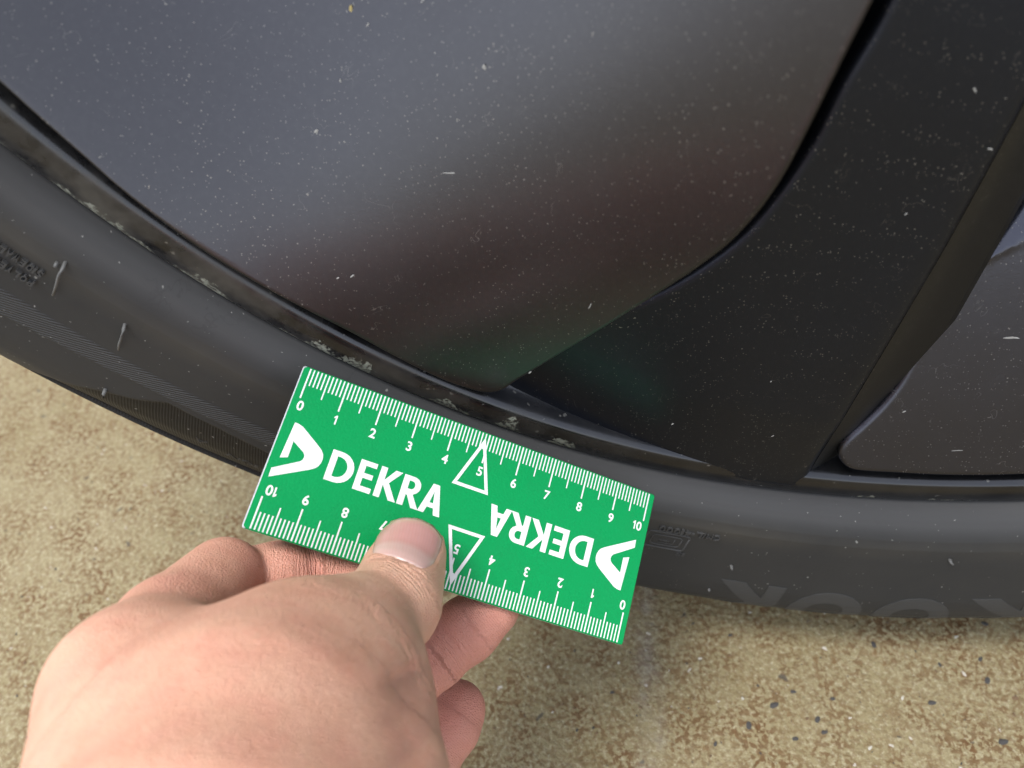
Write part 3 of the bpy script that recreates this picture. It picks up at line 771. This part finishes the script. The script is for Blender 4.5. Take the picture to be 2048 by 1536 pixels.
def letters():
    L = []
    cy = (V0 + V1) / 2; hh = (V1 - V0) / 2
    L.append([[(1.41, V1), (1.41, V0), (1.66, V0)] + arc(1.66, cy, .405, hh, -90, 90) + [(1.66, V1)],
              [(1.575, V1 - .135), (1.64, V1 - .135)] + arc(1.64, cy, .25, hh - .135, 90, -90) + [(1.575, V0 + .135)]])
    e = 2.155
    L.append([[(e, V0), (e + .44, V0), (e + .44, V0 + .13), (e + .165, V0 + .13), (e + .165, cy - .075), (e + .41, cy - .075), (e + .41, cy + .055), (e + .165, cy + .055), (e + .165, V1 - .135), (e + .46, V1 - .135), (e + .46, V1), (e, V1)]])
    k = 2.70
    L.append([[(k, V0), (k + .165, V0), (k + .165, cy - .07), (k + .385, V0), (k + .575, V0), (k + .30, cy - .03), (k + .60, V1), (k + .405, V1), (k + .165, cy + .05), (k + .165, V1), (k, V1)]])
    r = 3.33
    L.append([[(r, V0), (r + .27, V0)] + arc(r + .27, V0 + .225, .225, .225, -90, 62, 10) + [(r + .345, cy + .055), (r + .58, V1), (r + .385, V1), (r + .20, cy + .10), (r + .165, cy + .10), (r + .165, V1), (r, V1)],
              [(r + .165, V0 + .12), (r + .25, V0 + .12)] + arc(r + .25, V0 + .225, .09, .105, -90, 90, 8) + [(r + .165, V0 + .33)]])
    a = 3.90
    L.append([[(a, V1), (a + .215, V0), (a + .395, V0), (a + .61, V1), (a + .435, V1), (a + .385, V1 - .17), (a + .215, V1 - .17), (a + .165, V1)],
              [(a + .25, V1 - .295), (a + .35, V1 - .295), (a + .30, V0 + .185)]])
    return L
for lp in letters(): fill_poly('letter', lp); fill_poly('letter', lp, fl2)

# ------------------------------------------------------------------ hand (left hand pinching the ruler)
def cp(px, py, d): return np.array([(px - CX) / FPX * d, (py - CY) / FPX * d, d])
def smin(a, b, k):
    h = np.maximum(k - np.abs(a - b), 0) / k; return np.minimum(a, b) - h * h * k * .25
def cone(P, a, b, ra, rb):
    ab = b - a; t = np.clip(((P - a) @ ab) / (ab @ ab), 0, 1)
    return np.linalg.norm(P - a - t[:, None] * ab, axis=1) - (ra + (rb - ra) * t)
def chain(P, pts, k):
    d = None
    for (p, r), (q, s) in zip(pts[:-1], pts[1:]):
        c = cone(P, p, q, r, s); d = c if d is None else smin(d, c, k)
    return d
def J(*l): return [(cp(x, y, d), r) for x, y, d, r in l]
THUMB_D = J((823, 1108, .1915, .0084), (805, 1150, .1870, .0094), (786, 1208, .1780, .0100))
THUMB_P = J((784, 1212, .1775, .0100), (700, 1270, .1630, .0116), (612, 1345, .1480, .0150))
BODY = [J((612, 1345, .148, .0150), (520, 1480, .130, .0190), (430, 1720, .112, .0220)),
        J((700, 1415, .152, .0135), (690, 1560, .137, .0155), (600, 1800, .120, .0200)),
        J((255, 1385, .147, .0125), (265, 1580, .130, .0150), (330, 1850, .112, .0200)),
        J((330, 1380, .152, .0100), (520, 1420, .150, .0120), (700, 1430, .153, .0120)),
        J((310, 1425, .1435, .0140), (470, 1470, .136, .0165)),
        J((300, 1480, .165, .0125), (420, 1800, .135, .0200)),
        J((380, 1580, .185, .0120), (480, 1850, .140, .0200)),
        J((470, 1690, .200, .0110), (560, 1950, .145, .0180)),
        J((300, 1480, .165, .0125), (380, 1580, .185, .0120), (470, 1690, .200, .0110)),
        J((600, 1480, .165, .0120), (500, 1650, .170, .0150))]
wrist = cp(430, 1950, .112)
fore_dir = np.array([-.10, .76, -.62]); fore_dir /= np.linalg.norm(fore_dir)
BODY.append([(wrist, .0245), (wrist + fore_dir * .06, .0255)])
BODY.append([(wrist + np.array([.012, .0, .012]), .022), (wrist + fore_dir * .06, .027), (wrist + fore_dir * .16, .034)])
INDEX_P = J((262, 1372, .147, .0122), (335, 1262, .166, .0104), (446, 1157, .1885, .0096))
INDEX_M = J((462, 1162, .1935, .0080), (560, 1154, .1985, .0084), (640, 1152, .2035, .0078))
INDEX_T = J((640, 1152, .2035, .0080), (720, 1165, .2055, .0080), (790, 1180, .2065, .0070))
MIDDLE = [J((300, 1480, .165, .0120), (520, 1440, .185, .0100), (720, 1425, .198, .0094)), J((720, 1425, .198, .0094), (800, 1368, .204, .0086), (868, 1312, .2085, .0082)),
          J((872, 1308, .2088, .0083), (935, 1258, .2118, .0083), (985, 1218, .2130, .0072))]
RING = [J((380, 1580, .185, .0115), (600, 1600, .200, .0100), (770, 1590, .208, .0093)), J((770, 1590, .208, .0093), (850, 1520, .2140, .0086)), J((852, 1515, .2143, .0086), (895, 1450, .2190, .0087), (914, 1418, .2215, .0080))]
LITTLE = [J((470, 1690, .200, .0102), (640, 1730, .214, .0086), (790, 1720, .222, .0078)), J((790, 1720, .222, .0078), (850, 1670, .226, .0072), (890, 1630, .229, .0064))]
def finger(P, segs, k):
    d = None
    for s in segs:
        c = chain(P, s, .003); d = c if d is None else smin(d, c, k)
    return d
FOLDS = []     # skin folds: (point, normal, reach, depth, width)
def fold(px, py, d, tx, ty, tz, reach, depth, width):
    n = np.array([tx, ty, tz], float); FOLDS.append((cp(px, py, d), n / np.linalg.norm(n), reach, depth, width))
fold(772, 1190, .170, .50, -.86, .25, .014, .0006, .0008)
fold(764, 1204, .168, .50, -.86, .25, .014, .0007, .0008)
fold(757, 1219, .166, .50, -.86, .25, .014, .0005, .0008)
fold(905, 1290, .201, .85, -.45, .2, .009, .0008, .0009)
fold(622, 1128, .196, .95, -.25, .2, .008, .0006, .0008)
fold(632, 1128, .196, .95, -.25, .2, .008, .0005, .0007)
NAIL_RIM = [(746, 1113), (762, 1110), (785, 1116), (820, 1130), (845, 1146), (868, 1133), (883, 1103), (884, 1078)]
nail_tube = []
def base_sdf(P):
    th = smin(chain(P, THUMB_D, .003), chain(P, THUMB_P, .003), .005)
    b = None
    for c in BODY:
        d = chain(P, c, .006); b = d if b is None else smin(b, d, .014)
    ix = smin(smin(chain(P, INDEX_M, .003), chain(P, INDEX_T, .003), .0025), chain(P, INDEX_P, .004), .0006)
    d = smin(b, th, .010)
    ip = chain(P, INDEX_P, .004); d = smin(d, ip, .007)
    d = smin(d, ix, .0009)
    d = smin(d, finger(P, MIDDLE, .003), .0010)
    d = smin(d, finger(P, RING, .003), .0010)
    d = smin(d, finger(P, LITTLE, .003), .0010)
    return d
def sdf(P):
    d = base_sdf(P)
    for p, n, reach, dep, w in FOLDS:
        q = P - p; s = q @ n; r2 = (q * q).sum(1)
        d = d + dep * np.exp(-(s / w) ** 2) * np.exp(-r2 / (reach * reach))
    if nail_tube:
        tb = None
        for a, b in zip(nail_tube[:-1], nail_tube[1:]):
            c = cone(P, a, b, .0012, .0012); tb = c if tb is None else np.minimum(tb, c)
        d = smin(d, tb, .0010)
    return d
def march(pix, d0=.12, d1=.24):
    pix = np.atleast_2d(np.array(pix, float)); v = np.c_[(pix[:, 0] - CX) / FPX, (pix[:, 1] - CY) / FPX, np.ones(len(pix))]
    t = np.full(len(pix), d0); L = np.linalg.norm(v, axis=1)
    for _ in range(45): t = np.minimum(t + base_sdf(v * t[:, None]) * .85 / L, d1)
    return v * t[:, None]
def sdf_normal(p, e=2e-4):
    n = np.stack([base_sdf(p + d) - base_sdf(p - d) for d in np.eye(3) * e], -1); return n / np.linalg.norm(n, axis=1)[:, None]
for k, q in enumerate(march([(825, 1362), (832, 1396), (838, 1432), (844, 1472), (846, 1512)])):
    n = np.array([.30 - .05 * k, -.94, .10]); FOLDS.append((q, n / np.linalg.norm(n), .0125, .0011 if k % 2 else .0016, .0013))
_p = march(NAIL_RIM); nail_tube.extend(_p - sdf_normal(_p) * .00060)

def surface_nets(h=.0008):
    pts = [p for grp in (BODY + [THUMB_D, THUMB_P, INDEX_P, INDEX_M, INDEX_T] + MIDDLE + RING + LITTLE) for p, r in grp]
    pts = np.array(pts); lo = pts.min(0) - .036; hi = pts.max(0) + .036
    K = 6; H = h * K; nc = np.ceil((hi - lo) / H).astype(int)
    cgrid = np.stack(np.meshgrid(*[lo[i] + (np.arange(nc[i]) + .5) * H for i in range(3)], indexing='ij'), -1).reshape(-1, 3)
    cd = np.concatenate([sdf(c) for c in np.array_split(cgrid, 20)])
    near = (np.abs(cd) < H * 1.15)
    lab = np.zeros(nc * K, np.float32)
    lab[:] = np.repeat(np.repeat(np.repeat(np.where(cd < 0, -1, 1).reshape(nc), K, 0), K, 1), K, 2)
    ci = np.argwhere(near.reshape(nc)); off = np.stack(np.meshgrid(*[np.arange(K)] * 3, indexing='ij'), -1).reshape(-1, 3)
    for blk in np.array_split(ci, max(1, len(ci) // 2500)):
        ii = (blk[:, None, :] * K + off[None]).reshape(-1, 3)
        lab[ii[:, 0], ii[:, 1], ii[:, 2]] = sdf(lo + (ii + .5) * h)
    s = lab < 0; N = lab.shape
    c = np.zeros([n - 1 for n in N], np.int8)
    for dx in (0, 1):
        for dy in (0, 1):
            for dz in (0, 1): c += s[dx:N[0] - 1 + dx, dy:N[1] - 1 + dy, dz:N[2] - 1 + dz]
    act = np.argwhere((c > 0) & (c < 8)); idx = -np.ones(c.shape, np.int64); idx[tuple(act.T)] = np.arange(len(act))
    acc = np.zeros((len(act), 3)); cnt = np.zeros(len(act))
    cor = [(0, 0, 0), (1, 0, 0), (0, 1, 0), (1, 1, 0), (0, 0, 1), (1, 0, 1), (0, 1, 1), (1, 1, 1)]
    vals = [lab[act[:, 0] + a, act[:, 1] + b, act[:, 2] + d].astype(float) for a, b, d in cor]
    for i in range(8):
        for j in range(i + 1, 8):
            if sum(abs(cor[i][k] - cor[j][k]) for k in range(3)) != 1: continue
            m = (vals[i] < 0) != (vals[j] < 0); t = np.where(m, vals[i] / (vals[i] - vals[j] + 1e-20), 0)
            p = np.array(cor[i]) + t[:, None] * (np.array(cor[j]) - np.array(cor[i])); acc[m] += p[m]; cnt += m
    V = lo + (act + acc / cnt[:, None] + .5) * h
    F = []
    for ax in range(3):
        sl0 = [slice(1, -1)] * 3; sl1 = [slice(1, -1)] * 3; sl0[ax] = slice(0, -1); sl1[ax] = slice(1, None)
        e = s[tuple(sl0)] != s[tuple(sl1)]; q = np.argwhere(e); st = s[tuple(sl0)][e]
        o = np.ones(3, int); o[ax] = 0; q = q + o
        u, v = (ax + 1) % 3, (ax + 2) % 3; eu = np.eye(3, dtype=int)[u]; ev = np.eye(3, dtype=int)[v]
        quad = np.stack([idx[tuple((q - eu - ev).T)], idx[tuple((q - ev).T)], idx[tuple(q.T)], idx[tuple((q - eu).T)]], 1)
        quad[~st] = quad[~st][:, ::-1]; F.append(quad)
    F = np.vstack(F); F = F[(F >= 0).all(1)]
    # light smoothing
    for _ in range(2):
        a = np.zeros_like(V); n = np.zeros(len(V))
        for k in range(4):
            np.add.at(a, F[:, k], V[F[:, (k + 1) % 4]]); np.add.at(n, F[:, k], 1)
            np.add.at(a, F[:, k], V[F[:, (k + 3) % 4]]); np.add.at(n, F[:, k], 1)
        V = V * .6 + a / np.maximum(n, 1)[:, None] * .4
    return V, F
def build_hand():
    V, F = surface_nets()
    # attributes: distance along the nearest chain, crease and redness masks
    ax = np.zeros(len(V)); best = np.full(len(V), 9.0)
    red = np.zeros(len(V)); wr = np.full(len(V), .12)
    groups = [(BODY[0], 0.0), (THUMB_P, .05), (THUMB_D, .09), (INDEX_P, .13), (INDEX_M, .17), (INDEX_T, .20)] + [(m, .3 + .04 * i) for i, m in enumerate(MIDDLE)] + [(m, .5 + .04 * i) for i, m in enumerate(RING)] + [(m, .6 + .04 * i) for i, m in enumerate(LITTLE)]
    for g, off in groups:
        L = 0.0
        for (p, r), (q, s) in zip(g[:-1], g[1:]):
            ab = q - p; l = np.linalg.norm(ab); t = np.clip(((V - p) @ ab) / (l * l), 0, 1); d = np.linalg.norm(V - p - t[:, None] * ab, axis=1) - (r + (s - r) * t)
            m = d < best; ax[m] = (off + L + t * l)[m]; best[m] = d[m]; L += l
    def near(p, rad): return np.exp(-((V - p) ** 2).sum(1) / rad ** 2)
    for p, rad, a in [(cp(640, 1152, .203), .016, .5), (cp(540, 1150, .197), .016, .55), (cp(930, 1258, .212), .020, .95), (cp(870, 1310, .208), .018, .7), (cp(900, 1440, .219), .022, .95), (cp(790, 1175, .206), .014, .8),
                      (cp(825, 1100, .190), .008, .35), (cp(300, 1230, .165), .014, .25), (cp(420, 1215, .17), .014, .35), (cp(830, 1380, .150), .016, .25), (cp(350, 1450, .13), .02, .12)]:
        red += near(p, rad) * a
    for p, rad, a in [(cp(775, 1195, .172), .009, 1.0), (cp(835, 1370, .148), .016, .8), (cp(885, 1300, .203), .008, .5), (cp(622, 1130, .197), .007, .5), (cp(640, 1160, .15), .012, .15)]:
        wr += near(p, rad) * a
    for p, n, reach, dep, w in FOLDS:
        q = V - p; g = np.exp(-((q @ n) / (w * 1.3)) ** 2) * np.exp(-(q * q).sum(1) / reach ** 2); red += .25 * g  # folds reddened too, standing in for shade in the grooves
    hand = mesh_obj('hand', c2w(V), F, M_skin)
    for k, a in (('axial', ax), ('red', np.clip(red, 0, 1)), ('wrinkle', np.clip(wr, 0, 1))):
        at = hand.data.attributes.new(k, 'FLOAT', 'POINT'); at.data.foreach_set('value', a.astype(np.float32))
    tag(hand, 'bare left hand pinching the green ruler between thumb and fingers', 'hand')
    return hand
hand = build_hand()
def build_nail():
    # outline of the nail: root curve and free edge, both left to right
    root = np.array([(747, 1112), (764, 1112), (790, 1118), (820, 1130), (842, 1142), (862, 1136)], float)
    free = np.array([(760, 1068), (780, 1050), (806, 1043), (836, 1044), (862, 1056), (883, 1082)], float)
    nu, nv = 25, 21; V = []; al = []; ac = []
    tu = np.linspace(0, 1, nu); k = np.linspace(0, 1, len(root))
    r = np.c_[np.interp(tu, k, root[:, 0]), np.interp(tu, k, root[:, 1])]; f = np.c_[np.interp(tu, k, free[:, 0]), np.interp(tu, k, free[:, 1])]
    pix = []; lift = []
    for j in range(nv):
        s = j / (nv - 1)
        for i in range(nu):
            e = abs(2 * tu[i] - 1)
            pix.append(r[i] * (1 - s) + f[i] * s + np.array([(4 if i > nu / 2 else -3) * math.sin(math.pi * s) * e ** 2, 0]))
            lift.append(.00055 + .0003 * (1 - e ** 2) - .0006 * max(0, .12 - s) / .12 - .0004 * max(0, e - .85) / .15); al.append(s); ac.append(tu[i])
    q = march(pix); V = q + sdf_normal(q) * np.array(lift)[:, None]
    V = np.array(V).reshape(nv, nu, 3)
    for _ in range(3):
        V[1:-1, 1:-1] = .5 * V[1:-1, 1:-1] + .125 * (V[:-2, 1:-1] + V[2:, 1:-1] + V[1:-1, :-2] + V[1:-1, 2:])
    F = [(j * nu + i, j * nu + i + 1, (j + 1) * nu + i + 1, (j + 1) * nu + i) for j in range(nv - 1) for i in range(nu - 1)]
    o = mesh_obj('thumbnail', c2w(V.reshape(-1, 3)), F, M_nail, hand)
    for nm, a in (('along', al), ('across', ac)):
        at = o.data.attributes.new(nm, 'FLOAT', 'POINT'); at.data.foreach_set('value', np.array(a, np.float32))
    md = o.modifiers.new('thickness', 'SOLIDIFY'); md.thickness = .0004; md.offset = 0
    o['label'] = 'pink thumbnail with pale half moon'
build_nail()
